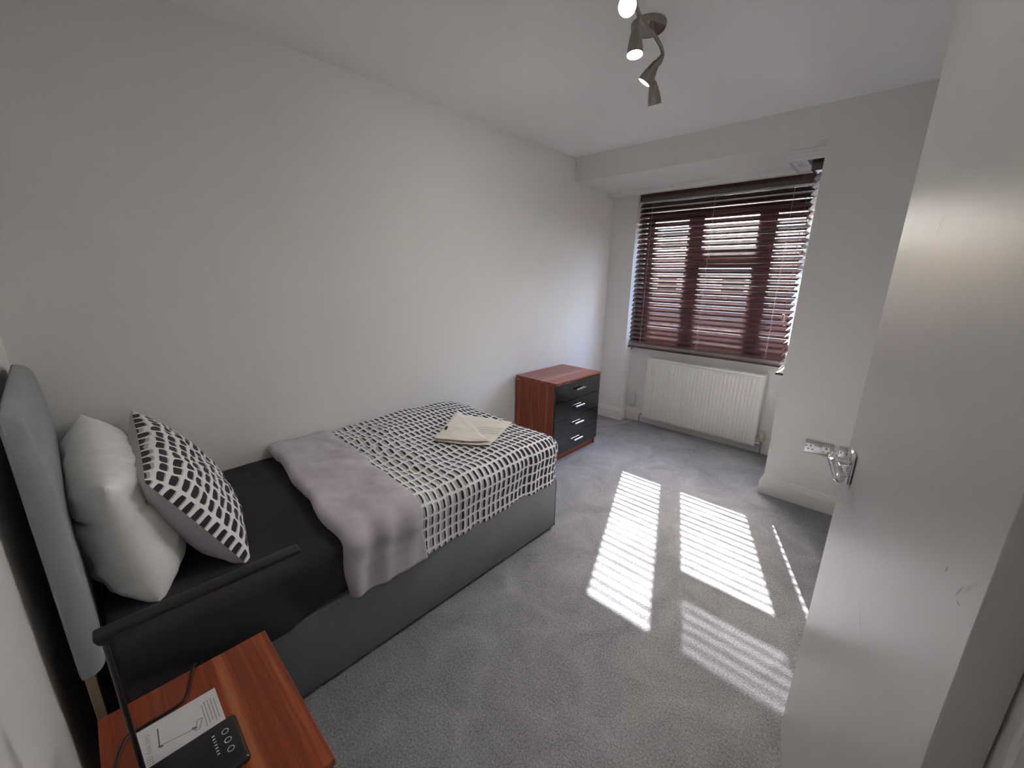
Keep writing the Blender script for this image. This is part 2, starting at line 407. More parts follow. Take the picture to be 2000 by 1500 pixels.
# ------------------------------------------------------------------ door, ajar
HX, HY, DA = 2.318, .8084, math.atan2(.155, .744)
door = bpy.data.objects.new('door_1', None); COL.objects.link(door); door.location = (HX, HY, 0.008); door.rotation_euler = (0, 0, DA)
door['kind'] = 'structure'; door['label'] = 'plain white satin door standing ajar, scuffed near its lower half'
def dpart(name, bm, m, parent=door, smooth=False):
    bmesh.ops.recalc_face_normals(bm, faces=bm.faces[:]); me = bpy.data.meshes.new(name); bm.to_mesh(me); bm.free(); me.materials.append(m)
    if smooth:
        for p in me.polygons: p.use_smooth = True
        me.set_sharp_from_angle(angle=math.radians(40))
    o = bpy.data.objects.new(name, me); COL.objects.link(o); o.parent = parent; return o
dpart('door_leaf', box(0, 0, 0, .046, .76, 2.03, .002), m_door)
hz, hy = .985, .675
hd = dpart('door_handle', tube(smooth_path([(-.036, hy + .026, hz + .014), (-.041, hy + .014, hz + .006), (-.042, hy, hz), (-.041, hy - .03, hz - .001), (-.039, hy - .06, hz - .005), (-.037, hy - .085, hz - .012), (-.036, hy - .100, hz - .018)], 6), [.003] * 3 + [.006] * 3 + [.0095] * 4 + [.0105] * 6 + [.011] * 6 + [.0115] * 6 + [.0115] * 4 + [.0105, .009, .0075, .006, .003], 14), m_chrome, smooth=True); lab(hd, 'curved chrome lever')
bm = bm_new(); add_lathe(bm, [(.001, .046), (.0105, .046), (.0105, .010), (.013, .006), (.013, .0)], 20, (0, hy, hz), (-1, 0, 0)); dpart('neck', bm, m_chrome, hd, True)
rs = dpart('rose', box(-.009, hy - .026, hz - .055, 0, hy + .026, hz + .03, .006, seg=3), m_chrome, hd, True)
bm = bm_new(); add_lathe(bm, [(.0005, .024), (.007, .024), (.008, .004), (.008, 0)], 16, (-.009, hy, hz - .035), (-1, 0, 0)); dpart('thumb_turn', bm, m_chrome, hd, True)
for z in (.25, 1.75):
    dpart('hinge', box(.046, -.004, z, .053, .03, z + .09, .001), m_steel)

# ------------------------------------------------------------------ bed
bed = thing('divan_bed', (.47, 1.0, 0), 'single divan bed base in grey faux leather with padded headboard', 'bed')
BW, BY0, BY1, BH = .941, .10, 1.915, .318
obj('divan_base', box(.02, BY0, .012, BW, BY1, BH, .008, seg=3), m_base, bed, 'angle')
bm = bm_new(); add_box(bm, BW - .004, BY1 - .004, .014, BW + .0015, BY1 + .0015, BH - .006, .001); obj('corner_piping', bm, m_base, bed)
for x, y in ((.08, .16), (.86, .16), (.08, 1.85), (.86, 1.85)): obj('foot', box(x - .025, y - .025, 0, x + .025, y + .025, .012), m_dark, bed)
def head_top(x):
    d0, d1 = max(0, .23 - (x - .045)), max(0, .05 - (.953 - x))
    return 1.150 - (.23 - math.sqrt(max(0, .23 ** 2 - d0 ** 2))) * .55 - (.05 - math.sqrt(max(0, .05 ** 2 - d1 ** 2)))
def head_f(front):
    def f(u, v):
        x = .045 + .908 * (.5 - .5 * math.cos(math.pi * u)); zt_ = head_top(x); w = .5 - .5 * math.cos(math.pi * v); z = .495 + (zt_ - .495) * w
        d = max(0, min(x - .045, .953 - x, z - .495, zt_ - z)); r = min(1, d / .022); rd = math.sqrt(max(0, 1 - (1 - r) ** 2))
        y = .020 + .028 * (x / .95)                               # stands a little off the wall at its near end
        if front: y += .012 + .030 * rd - .016 * max(0, (z - .85) / .3) ** 2
        else: y -= .006 * rd
        return (x, y, z)
    return f
bm = bm_new(); Vf = add_grid(bm, 90, 80, head_f(1)); Vb = add_grid(bm, 90, 80, head_f(0), flip=True)
for a_, b_ in [((k, 0), (k + 1, 0)) for k in range(90)] + [((k + 1, 80), (k, 80)) for k in range(90)] + [((0, k + 1), (0, k)) for k in range(80)] + [((90, k), (90, k + 1)) for k in range(80)]:
    bm.faces.new((Vb[a_[0]][a_[1]], Vb[b_[0]][b_[1]], Vf[b_[0]][b_[1]], Vf[a_[0]][a_[1]]))
hb = obj('headboard', bm, m_head, bed, 'all')
for x in (.16, .915): obj('strut', box(x - .02, .047, .03, x + .02, .065, .52), m_strut, hb)

mt = obj('mattress', box(.02, .105, BH + .002, .928, 1.90, .515, .03, seg=4), m_sheet, None, 'angle'); tag(mt, 'single mattress on the divan, hidden beneath the black sheet and duvet', 'mattress')

def fbm(x, y, z=0, o=3): return noise.fractal(Vector((x, y, z)), .9, 2.0, o)
SX0, SX1, SYA, SYB = .004, .934, .098, 1.02
def sheet_f(u, v):
    y = SYA + (SYB - SYA) * v; flat = SX1 - SX0 - .025; dr = .036; Lh = .22 * max(.3, 1 - .42 * min(1, max(0, (y - .30) / .45)))
    s = u * (flat + dr + Lh)
    z0 = .522 + .0035 * fbm(y * 5, s * 6, 3) + .003 * math.sin(9 * (y - .9 * s)) * min(1, s * 2)
    if s < flat: x, z = SX0 + s, z0
    elif s < flat + dr:
        a = (s - flat) / dr * math.pi / 2; x = SX0 + flat + .024 * math.sin(a); z = z0 - .024 * (1 - math.cos(a))
    else:
        d = s - flat - dr; x = SX1 + .003; z = z0 - .024 - d; k = min(1, d / .10) * max(0, min(1, (.66 - y) / .14))
        x += k * (.007 + .007 * math.sin(48 * (z * .85 + .55 * y * y) + 2 * fbm(y * 3, z * 5, 1)) + .004 * fbm(y * 7, z * 12, 8)) + .03 * max(0, d - .15) * (1 if y < .6 else 0)
    return (x, y, z)
bm = bm_new(); add_grid(bm, 110, 60, sheet_f)
sh = obj('bed_sheet', bm, m_sheet, None, 'all'); tag(sh, 'black fitted sheet pulled loosely over the mattress, creased along its side', 'sheet')
md = sh.modifiers.new('thickness', 'SOLIDIFY'); md.thickness = .002; md.offset = 1

# duvet: a padded cloth over the lower two thirds, hanging over the long side and the foot
def duvet_top(x, y):
    z = .580 + .014 * fbm(x * 2.2, y * 2.2, 5) + .005 * fbm(x * 6, y * 6, 9)
    z += .020 * math.exp(-((y - 1.5) / .28) ** 2) * math.exp(-(x / .35) ** 2)
    # creases where it was turned back
    k = math.exp(-((y - 1.12) / .14) ** 2)
    z += .007 * k * math.sin(52 * (y - .55 * x) + 3 * fbm(x * 4, y * 4, 2)) * (.4 + .6 * math.sin(2.6 * x + .5))
    z += .004 * math.exp(-((y - 1.0) / .10) ** 2)
    return z
DX0, DX1, DY1f = .008, .872, 1.872
RR = .085
def hang(d, ztop, zbot):
    """out, down for arc length d past the edge"""
    a = RR * math.pi / 2
    if d < a: t = d / RR; return RR * math.sin(t), RR * (1 - math.cos(t))
    return RR - .014 * min(1, (d - a) / .12), RR + (d - a)
def duvet_f(s, t, y0, lift=0.0, zb=.305):
    """s = arc across from wall, t = arc along the bed"""
    dx = s - (DX1 - DX0); dy = t - (DY1f - y0)
    x = DX0 + min(s, DX1 - DX0); y = y0 + min(t, DY1f - y0)
    zt = duvet_top(x, y) + lift
    d = max(dx, dy, 0)
    if d <= 0: return Vector((x, y, zt))
    n = Vector((max(dx, 0), max(dy, 0), 0)).normalized()
    o, dn = hang(d, zt, zb); amp = min(1, d / .12)
    o += amp * (.010 * fbm(x * 5 + s, y * 5, 7) + .004 * math.sin(38 * (y if dx > dy else x) + 2 * fbm(x * 3, y * 3, 4)))
    o += lift * (.6 if lift else 0)
    # gathers at the corner
    if dx > 0 and dy > 0: o -= .022 * amp * math.exp(-((math.atan2(n.y, n.x) - .45) / .22) ** 2)
    k = (zt - zb) / .2865                                         # every hem ends at the same height
    hem = .005 * fbm(x * 4, y * 4, 11)
    return Vector((x, y, zt - min(dn * k, zt - zb + hem))) + n * o
SS = DX1 - DX0 + RR * math.pi / 2 + .2015
Y0c = .93
TT = DY1f - Y0c + RR * math.pi / 2 + .2015
duvet = thing('duvet', (.47, 1.3, .52), 'white duvet printed with charcoal bars, its lilac grey end turned back', 'duvet')
bm = bm_new()
add_grid(bm, 120, 130, lambda u, v: duvet_f(u * SS, v * TT, Y0c), lambda u, v: (v * TT, u * SS))
c = obj('cover', bm, m_duvet, duvet, 'all'); lab(c, 'white cotton printed with rows of charcoal and grey bars')
md = c.modifiers.new('thickness', 'SOLIDIFY'); md.thickness = .012; md.offset = -1
def turn_f(u, v):
    s = u * SS
    wob = .022 * fbm(s * 2.0, 3, 1) + .012 * math.sin(5 * s + .8); wob2 = .012 * fbm(s * 3, 8, 4) + .012 * math.sin(4.2 * s)
    ya, yb = .715 + wob * 1.2 - .03 * u, 1.000 + wob2 - .05 * math.sin(math.pi * u) * u
    rl = .028; arc = math.pi * rl; Lt = arc + (yb - ya)
    q = v * Lt
    if q < arc:                                                   # rolled head end
        a = -math.pi / 2 + q / rl; yy = ya + rl * (1 - math.cos(a)) ; zz = rl * math.sin(a) - .004
    else: yy = ya + rl + (q - arc) ; zz = rl - .004
    lift = .016
    p = duvet_f(s, max(0, yy - Y0c + .22), Y0c - .22, lift)
    dx = s - (DX1 - DX0)
    ease = 0 if q < arc else .010 * max(0, 1 - (Lt - q) / .05) ** 2
    w = .006 * fbm(s * 6, yy * 5, 20) + .005 * fbm(s * 14, yy * 4, 26)
    off = zz - rl + w - ease
    if dx <= 0: p.z += off
    else:
        t = min(1, dx / (RR * math.pi / 2)); p.x += (off + .016) * math.sin(t * math.pi / 2) + .006 * t * math.sin(60 * yy + 2 * s); p.z += off * math.cos(t * math.pi / 2)
    p.y = yy + (-.03 * max(0, dx) if dx > 0 else 0)
    return p
bm = bm_new(); add_grid(bm, 110, 60, turn_f)
c = obj('turned_back_end', bm, m_lilac, duvet, 'all'); lab(c, 'plain lilac grey lining folded back over the top')
md = c.modifiers.new('thickness', 'SOLIDIFY'); md.thickness = .008; md.offset = -1

# pillows: frame (origin at bottom middle), u = long axis, v = height axis, n = thickness axis
def pillow_sheet(side, C, U, V, Nn, LU, LV, T, ex, seed, pinch, wr, bulge_low=.0, pw=.5, crease=0.0):
    C, U, V, Nn = Vector(C), Vector(U).normalized(), Vector(V).normalized(), Vector(Nn).normalized()
    def f(a, b):
        p, q = 2 * a - 1, 2 * b - 1
        P = p * (1 - pinch * (q * q) ** 1.2 * .5 - .0) if False else p * (1 - pinch * (1 - q * q))
        Q = q * (1 - pinch * (1 - p * p))
        h = max(0, (1 - abs(p) ** ex)) ** pw * max(0, (1 - abs(q) ** ex)) ** pw
        h *= 1 - bulge_low * q
        w = wr * (fbm(p * 2.0 + seed, q * 2.2, side * 3) + .5 * fbm(p * 5 + seed, q * 5, side * 7)) * h
        if crease:                                                # fold lines left from the packet, and dimples
            w += crease * h * (-math.exp(-((p - .62 + .25 * q) / .05) ** 2) * .6 - math.exp(-((q - .30 - .15 * p) / .05) ** 2) * .8 + .5 * math.exp(-((p - .45) / .18) ** 2 - ((q + .2) / .25) ** 2))
            w += .006 * h * abs(fbm(p * 3.5 + 5, q * 3.5, 2))
        return C + U * (P * LU / 2) + V * (Q * LV / 2) + Nn * side * (T / 2 * h + w)
    return f
def make_pillow_mesh(bm, sides, n=44, **k):
    for sd_ in sides:
        add_grid(bm, n, n, pillow_sheet(sd_, **k), lambda u, v: (v * k['LV'], u * k['LU']), flip=sd_ < 0)
    bmesh.ops.remove_doubles(bm, verts=bm.verts[:], dist=.0006); return bm
# patterned pillow leaning back
kw = dict(C=(.42, .352, .700), U=(1, -.045, -.020), V=(0, -.46, .885), Nn=(.04, .885, .46), LU=.77, LV=.43, T=.175, ex=2.6, seed=3, pinch=.035, wr=.012, bulge_low=.12)
pil = thing('patterned_pillow', (.43, .43, .527), 'pillow with charcoal bar print front and lilac grey back', 'pillow')
o_ = obj('printed_front', make_pillow_mesh(bm_new(), (1,), **kw), m_cush, pil, 'all', fix=False); lab(o_, 'white front printed with charcoal bars')
kb = dict(kw); kb['T'] = .20
o_ = obj('plain_back', make_pillow_mesh(bm_new(), (-1,), **kb), m_lilac, pil, 'all', fix=False); lab(o_, 'plain lilac grey back')
# white pillow
kw = dict(C=(.425, .172, .712), U=(1, .03, -.010), V=(0, -.13, .99), Nn=(-.03, .99, .13), LU=.79, LV=.40, T=.215, ex=5.0, seed=11, pinch=.035, wr=.013, bulge_low=.16, pw=.72, crease=.024)
o_ = obj('white_pillow', make_pillow_mesh(bm_new(), (1, -1), n=50, **kw), m_white_f, None, 'all', fix=False)
tag(o_, 'plain white creased pillow propped against the headboard', 'pillow')

# towel: folded square lying askew with a corner turned over
tw = thing('folded_towel', (.5, 1.65, .6), 'cream folded towel with turned over corner lying on the duvet', 'towel')
A, B, Cc, D = Vector((.285, 1.715)), Vector((.615, 1.885)), Vector((.79, 1.53)), Vector((.535, 1.365))
def slab(poly, z_off, th, n=16, ox=0, inset=1.0):
    """four sided slab following the duvet; poly = 4 corners"""
    a, b, c_, d = poly; bm = bm_new()
    def S_(side):
        def f(u, v):
            p = (a * (1 - u) + b * u) * (1 - v) + (d * (1 - u) + c_ * u) * v
            e = min(1, min(u, 1 - u, v, 1 - v) * 9); h = th * (.5 + .5 * math.sqrt(max(0, 1 - (1 - e) ** 2)))
            base = duvet_top(p.x, p.y) + z_off + .0025 * fbm(p.x * 14, p.y * 14, 4)
            return Vector((p.x, p.y, base + (h if side else th * .5 * (1 - e))))
        return f
    V1 = add_grid(bm, n, n, S_(1)); V0 = add_grid(bm, n, n, S_(0), flip=True)
    for k in range(n):
        for P, Q in (((k, 0), (k + 1, 0)), ((k + 1, n), (k, n)), ((0, k + 1), (0, k)), ((n, k), (n, k + 1))):
            bm.faces.new((V0[P[0]][P[1]], V0[Q[0]][Q[1]], V1[Q[0]][Q[1]], V1[P[0]][P[1]]))
    return bm
obj('lower_layer', slab((A, B, Cc, D), .003, .016), m_towel, tw, 'all')
mid = (A + Cc) / 2
o_ = obj('turned_corner', slab((A + (B - A) * .05, mid + (B - A) * .05, Cc + (B - Cc) * .05, D), .018, .015), m_towel, tw, 'all')
for k in range(4):                                                # ribbed border of the towel
    p0 = A.lerp(Cc, .50 + .055 * k).lerp(B, .07); p1 = B.lerp(Cc, .36 + .075 * k).lerp(A, .03); n_ = (Cc - A).normalized() * .008
    obj('border_rib', slab((p0, p1, p1 + n_, p0 + n_), .0165, .0055, 8), m_towel, tw, 'all')
e = (D - A).normalized(); g = (A + (D - A) * .66); g2 = (Cc - D).normalized()
lab(obj('label_tag', slab((g + g2 * .022, g + e * .035 + g2 * .022, g + e * .035 + g2 * .036, g + g2 * .036), .0365, .0015, 4), m_dark, o_), 'small dark woven label')

# ------------------------------------------------------------------ chest of drawers
ch = thing('chest_of_drawers', (.22, 2.87, 0), 'walnut chest with four gloss black drawers beyond the bed', 'chest of drawers')
cx0, cx1, cy0, cy1, chh = .022, .41, 2.562, 3.188, .662
for y in (cy0, cy1 - .016): obj('side_panel', box(cx0, y, 0.0, cx1, y + .016, chh - .016, .001), m_wood_z, ch)
obj('top', box(cx0 - .002, cy0 - .002, chh - .016, cx1 + .022, cy1 + .002, chh, .0015), m_wood_y, ch)
obj('back_panel', box(cx0, cy0 + .016, .05, cx0 + .006, cy1 - .016, chh - .016), m_wood_z, ch)
obj('plinth', box(cx1 - .03, cy0 + .016, 0, cx1 - .012, cy1 - .016, .062), m_wood_y, ch)
zs = [.062, .205, .350, .496, .643]
for k in range(4):
    z0, z1 = zs[k] + .0015, zs[k + 1] - .0015
    dr = obj('drawer', box(cx1 + .002, cy0 + .002, z0, cx1 + .018, cy1 - .002, z1, .0012), m_black, ch)
    zc = (z0 + z1) / 2 + .006; yc = 2.876
    bm = bm_new(); add_box(bm, cx1 + .030, yc - .062, zc - .007, cx1 + .042, yc + .062, zc + .007, .004)
    add_box(bm, cx1 + .0175, yc - .054, zc - .004, cx1 + .032, yc - .044, zc + .004); add_box(bm, cx1 + .0175, yc + .044, zc - .004, cx1 + .032, yc + .054, zc + .004)
    obj('handle', bm, m_chrome, dr)
bm = bm_new(); add_lathe(bm, [(.005, 0), (.005, .003), (.001, .004)], 10, (cx0 + .02, cy0, chh - .03), (0, -1, 0)); obj('fixing_cap', bm, m_plastic_w, ch)

# ------------------------------------------------------------------ bedside cabinet, lamp, booklet
ns = thing('bedside_cabinet', (1.35, .23, 0), 'walnut bedside cabinet beside the bed head, only its top in view', 'bedside cabinet')
nx0, nx1, ny0, ny1, nz = 1.104, 1.54, .066, .388, .50
def rotbox(x0, y0, z0, x1, y1, z1, bev=.001):
    return box(x0, y0, z0, x1, y1, z1, bev)
obj('top', rotbox(nx0, ny0, nz - .018, nx1, ny1, nz, .0018), m_wood_x, ns)
for x in (nx0 + .006, nx1 - .022): obj('side_panel', rotbox(x, ny0 + .002, 0, x + .016, ny1 - .022, nz - .018), m_wood_z, ns)
obj('back_panel', rotbox(nx0 + .022, ny0 + .004, .03, nx1 - .022, ny0 + .01, nz - .018), m_wood_z, ns)
obj('plinth', rotbox(nx0 + .022, ny1 - .045, 0, nx1 - .022, ny1 - .03, .06), m_wood_x, ns)
for k in range(3):
    z0 = .062 + k * .139; dr = obj('drawer', rotbox(nx0 + .006, ny1 - .02, z0, nx1 - .006, ny1 - .004, z0 + .136), m_black, ns)
    obj('handle', box(1.26, ny1 - .005, z0 + .062, 1.385, ny1 + .018, z0 + .074, .003), m_chrome, dr)
for o_ in [ns]: o_.rotation_euler = (0, 0, 0)

def flat_poly(bm, pts, z):
    bm.faces.new([bm.verts.new((x, y, z)) for x, y in pts]); return bm
bl = thing('booklet', (1.25, .187, nz + .001), 'white instruction booklet with a line drawing, tucked under the lamp base', 'booklet')
obj('pages', box(1.201, .119, nz + .0005, 1.302, .256, nz + .0035, .0006), m_paper, bl)
zt = nz + .0038
def stroke(bm, a, b, w):
    a, b = Vector((*a, 0)), Vector((*b, 0)); d = (b - a).normalized(); n = Vector((-d.y, d.x, 0)) * w / 2
    flat_poly(bm, [(a + n)[:2], (b + n)[:2], (b - n)[:2], (a - n)[:2]], zt)
bm = bm_new()
stroke(bm, (1.221, .152), (1.268, .150), .0022); stroke(bm, (1.267, .150), (1.277, .206), .0013); stroke(bm, (1.266, .148), (1.272, .155), .004)
stroke(bm, (1.273, .202), (1.278, .210), .004); stroke(bm, (1.260, .214), (1.282, .205), .0014); stroke(bm, (1.262, .222), (1.284, .213), .0014); stroke(bm, (1.260, .214), (1.262, .222), .0014); stroke(bm, (1.282, .205), (1.284, .213), .0014)
obj('line_drawing', bm, m_ink, bl)
def text_mesh(name, body, size, x_, y_, z_, rz, m, parent, ext=.0):
    cu = bpy.data.curves.new(name, 'FONT'); cu.body = body; cu.size = size; cu.extrude = ext; cu.resolution_u = 2
    t = bpy.data.objects.new('tmp', cu); COL.objects.link(t); bpy.context.view_layer.update()
    me = bpy.data.meshes.new_from_object(t.evaluated_get(bpy.context.evaluated_depsgraph_get())); bpy.data.objects.remove(t)
    me.transform(Matrix.Translation((x_, y_, z_)) @ Matrix.Rotation(rz, 4, 'Z')); me.transform(Matrix.Translation(-wloc(parent)))
    me.materials.append(m); o = bpy.data.objects.new(name, me); COL.objects.link(o); o.parent = parent; return o
text_mesh('printed_title', 'LED desk lamp', .0125, 1.297, .138, zt, math.pi, m_ink2, bl)
bm = bm_new()
for k in range(5):
    y = .226 + k * .0055; stroke(bm, (1.222 + (.006 if k in (0, 4) else 0), y), (1.290 - (.004 * (k % 3)), y), .0018)
obj('printed_lines', bm, m_ink2, bl)

dl = thing('desk_lamp', (1.37, .2, nz), 'black desk lamp with thin upright and long flat light bar on the bedside cabinet', 'lamp')
bz0, bz1 = nz + .0045, nz + .021
bs = obj('base', box(1.312, .105, bz0, 1.431, .272, bz1, .008, seg=4), m_lampbase, dl, 'angle')
for k, y in enumerate((.2475, .2475, .2475)):
    bm = bm_new(); xx = 1.345 + k * .0225
    add_lathe(bm, [(.0062, 0), (.0062, .0005), (.0048, .0005), (.0048, 0)], 20, (xx, y, bz1)); obj('touch_button', bm, m_icon, bs)
bm = bm_new()
for k in range(7): add_box(bm, 1.338 + k * .0075, .226, bz1, 1.3405 + k * .0075, .2305, bz1 + .0004)
obj('level_marks', bm, m_icon, bs)
obj('pole', tube([(1.320, .124, bz1 - .004), (1.320, .124, .838)], .0044, 12), m_lampblack, dl, True)
obj('hinge_joint', tube([(1.307, .124, .840), (1.333, .124, .840)], .0095, 16), m_lampblack, dl, True)
hd_ = obj('light_bar', box(1.306, .112, .838, 1.334, .436, .850, .004, seg=3), m_lampblack, dl, 'angle')
obj('diffuser', box(1.312, .15, .8376, 1.328, .43, .8384), m_plastic_w, hd_)
obj('power_cord', tube(smooth_path([(1.07, .245, .30), (1.098, .238, .49), (1.108, .232, nz + .006), (1.128, .224, nz + .004), (1.165, .213, nz + .004), (1.188, .200, nz + .004), (1.193, .170, nz + .004), (1.194, .13, nz + .004), (1.20, .105, nz + .004), (1.26, .085, nz + .004), (1.33, .098, nz + .008), (1.34, .11, nz + .010)], 6), .0026, 8), m_lampblack, dl, True)

# ------------------------------------------------------------------ blinds
TILT = math.radians(51)
def slat_mesh(L0, L1, along='x'):
    """slat curved a little, inner (room) edge lower; local centre at origin"""
    bm = bm_new(); w, th = .051, .0026; n = 6; prof = []
    for k in range(n + 1):
        q = -w / 2 + w * k / n; prof.append((q, .0022 * (1 - (2 * q / w) ** 2)))
    ring = prof + [(a, b - th) for a, b in prof[::-1]]
    c, s = math.cos(TILT), math.sin(TILT); pts = []
    for a, b in ring:
        out, z = a * c - b * s, a * s + b * c                     # out = towards the window
        pts.append((out, z))
    if along == 'x': add_prism(bm, pts, L0, L1, 'x')              # (y,z) over x
    else: add_prism(bm, pts, L0, L1, 'y')                         # (x,z) over y
    return bm
def loop_cord(pts, r=.0012): return tube(pts, r, 6)
blind = thing('venetian_blind', (.92, 3.985, .766), 'wide dark mahogany slatted blind hanging across the main window', 'blind')
bx0, bx1, byc = .236, 1.604, 3.985
obj('valance', box(bx0 - .008, byc - .035, 2.117, bx1 + .012, byc - .022, 2.182, .003), m_blind, blind)
obj('headrail', box(bx0, byc - .02, 2.125, bx1, byc + .03, 2.170, .002), m_steel, blind)
PITCH = .0448; z0 = 2.090
first = obj('slat', slat_mesh(bx0 - wloc(blind).x, bx1 - wloc(blind).x), m_blind, None, loc=(0, 0, 0)); first.parent = blind
nsl = 29
for k in range(nsl):
    o_ = first if k == 0 else first.copy()
    if k: COL.objects.link(o_)
    jit = Vector((random.uniform(-.0015, .0015), 0, 0))
    o_.location = Vector((0, byc, z0 - k * PITCH)) - Vector((0, wloc(blind).y, wloc(blind).z)) + jit
    o_.rotation_euler = (random.uniform(-.035, .035), 0, 0)
zlast = z0 - (nsl - 1) * PITCH
obj('bottom_rail', box(bx0, byc - .026, .768, bx1, byc + .026, .786, .004), m_blind, blind)
for x in (.385, .92, 1.47):
    bm = bm_new(); add_tube(bm, [(x, byc - .024, 2.12), (x, byc - .024, .786)], .0009, 5); add_tube(bm, [(x, byc + .024, 2.12), (x, byc + .024, .786)], .0009, 5)
    obj('ladder_cord', bm, m_cord_w, blind)
cd = obj('pull_cord', tube([(1.555, byc - .040, 2.12), (1.548, byc - .040, 1.19)], .0014, 6), m_cord, blind)
bm = bm_new(); add_lathe(bm, [(.003, .03), (.009, .024), (.012, -.02), (.009, -.026), (.001, -.026)], 14, (1.548, byc - .040, 1.16)); obj('tassel', bm, m_strut, cd, True)
cd = obj('tilt_cord', tube([(.315, byc - .040, 2.12), (.312, byc - .040, .78)], .0012, 6), m_cord, blind)
bm = bm_new(); add_lathe(bm, [(.002, .022), (.006, .016), (.008, -.012), (.001, -.016)], 12, (.312, byc - .040, .765)); obj('tassel', bm, m_blind, cd, True)
sb = thing('venetian_blind', (1.665, 3.70, .79), 'narrow mahogany slatted blind on the side return right of the main one, mostly hidden', 'blind')
sx = 1.668
obj('valance', box(1.635, 3.47, 2.10, 1.645, 3.93, 2.165, .003), m_blind_y, sb); obj('headrail', box(1.647, 3.49, 2.105, 1.695, 3.93, 2.15, .002), m_steel, sb)
obj('valance_return', box(1.635, 3.458, 2.098, 1.705, 3.469, 2.165, .003), m_blind_y, sb)
first = obj('slat', slat_mesh(3.475 - 3.70, 3.925 - 3.70, 'y'), m_blind_y, None, loc=(0, 0, 0)); first.parent = sb
for k in range(28):
    o_ = first if k == 0 else first.copy()
    if k: COL.objects.link(o_)
    o_.location = Vector((sx - 1.665, 0, 2.07 - k * PITCH - .79)); o_.rotation_euler = (0, random.uniform(-.04, .04), 0)
obj('bottom_rail', box(1.642, 3.475, .800, 1.694, 3.925, .818, .004), m_blind_y, sb)
for y in (3.54, 3.86):
    bm = bm_new(); add_tube(bm, [(sx - .024, y, 2.1), (sx - .024, y, .815)], .0009, 5); add_tube(bm, [(sx + .024, y, 2.1), (sx + .024, y, .815)], .0009, 5); obj('ladder_cord', bm, m_cord, sb)

# white curtain tracks under the bulkhead
def track_prof(y0, y1, z0, z1):
    h = z1 - z0
    return [(y0, z0), (y0, z0 + h * .30), (y0 + .002, z0 + h * .33), (y0 + .002, z0 + h * .42), (y0, z0 + h * .45), (y0, z0 + h * .66), (y0 + .002, z0 + h * .69), (y0 + .002, z0 + h * .78), (y0, z0 + h * .81), (y0, z1), (y1, z1), (y1, z0)]
tr = thing('blind_track', (.75, 3.845, 2.166), 'long white ribbed track under the bulkhead before the wooden blind', 'blind track')
bm = bm_new(); add_prism(bm, track_prof(3.825, 3.868, 2.166, 2.2125), .003, 1.487, 'x'); obj('rail', bm, m_track, tr)
for x in (.003, 1.487): obj('end_cap', box(x - .0015, 3.823, 2.1645, x + .004, 3.870, 2.2125, .001), m_plastic_w, tr)
tr2 = thing('blind_track', (1.6, 3.45, 2.15), 'short white track nearer the room on the bay return, with a sticker beneath', 'blind track')
bm = bm_new(); add_prism(bm, track_prof(3.400, 3.412, 2.150, 2.2125), 1.508, 1.717, 'x'); obj('fascia', bm, m_track, tr2)
r_ = obj('rail', box(1.511, 3.412, 2.152, 1.612, 3.80, 2.2125, .001), m_track, tr2)
stk = obj('sticker', box(1.530, 3.43, 2.1512, 1.606, 3.70, 2.152), m_paper, r_)
bm = bm_new()
for k in range(7):
    y = 3.46 + k * .018; w = random.uniform(.03, .05); add_box(bm, 1.550, y, 2.1508, 1.550 + w, y + .008, 2.1512)
o_ = obj('printed_lines', bm, m_ink2, r_)

# ------------------------------------------------------------------ radiator
ra = thing('radiator', (1.0, 3.96, .07), 'white ribbed panel radiator under the window', 'radiator')
rx0, rx1, rz0, rz1, ry = .494, 1.502, .076, .690, 3.930
nr = 31; usable = rx1 - rx0 - .06; pitch = usable / nr
prof = [(rx0, 0), (rx0 + .022, 0)]
for k in range(nr):
    a = rx0 + .03 + k * pitch; prof += [(a + pitch * .12, .0), (a + pitch * .30, -.009), (a + pitch * .70, -.009), (a + pitch * .88, .0)]
prof += [(rx1 - .022, 0), (rx1, 0)]
bm = bm_new()
rows = [(rz0, 0), (rz0 + .022, 0), (rz0 + .055, 1), (rz1 - .075, 1), (rz1 - .042, 0), (rz1 - .014, 0)]
V = [[bm.verts.new((x, ry + .009 + d * k, z)) for x, d in prof] for z, k in rows]
for A_, B_ in zip(V, V[1:]):
    for k in range(len(prof) - 1): bm.faces.new((A_[k], A_[k + 1], B_[k + 1], B_[k]))
fp = obj('front_panel', bm, m_rad, ra, 'angle'); md = fp.modifiers.new('thickness', 'SOLIDIFY'); md.thickness = .004; md.offset = -1
obj('back_panel', box(rx0 + .004, ry + .052, rz0 + .01, rx1 - .004, ry + .064, rz1 - .016, .002), m_rad, ra)
for x in (rx0 - .003, rx1 - .006): obj('end_panel', box(x, ry + .003, rz0 - .001, x + .009, ry + .072, rz1 + .001, .003), m_rad, ra)
bm = bm_new()
add_box(bm, rx0 + .002, ry - .003, rz1 - .016, rx1 - .002, ry + .010, rz1 - .002, .002); add_box(bm, rx0 + .002, ry + .062, rz1 - .016, rx1 - .002, ry + .070, rz1 - .002, .002)
gr = obj('top_grille', bm, m_rad, ra)
bm = bm_new()
for k in range(64):
    x = rx0 + .012 + k * (rx1 - rx0 - .024) / 63; add_box(bm, x - .0028, ry + .008, rz1 - .010, x + .0028, ry + .064, rz1 - .006)
o_ = obj('grille_bars', bm, m_rad, gr); o_['kind'] = 'stuff'
obj('convector_fins', box(rx0 + .02, ry + .02, rz0 + .02, rx1 - .02, ry + .05, rz1 - .05), m_rad, ra)
tv = obj('radiator_valve', tube([(1.552, ry + .03, .095), (1.552, ry + .03, .128)], .013, 14), m_chrome, ra, True); lab(tv, 'thermostatic valve with ribbed cream head')
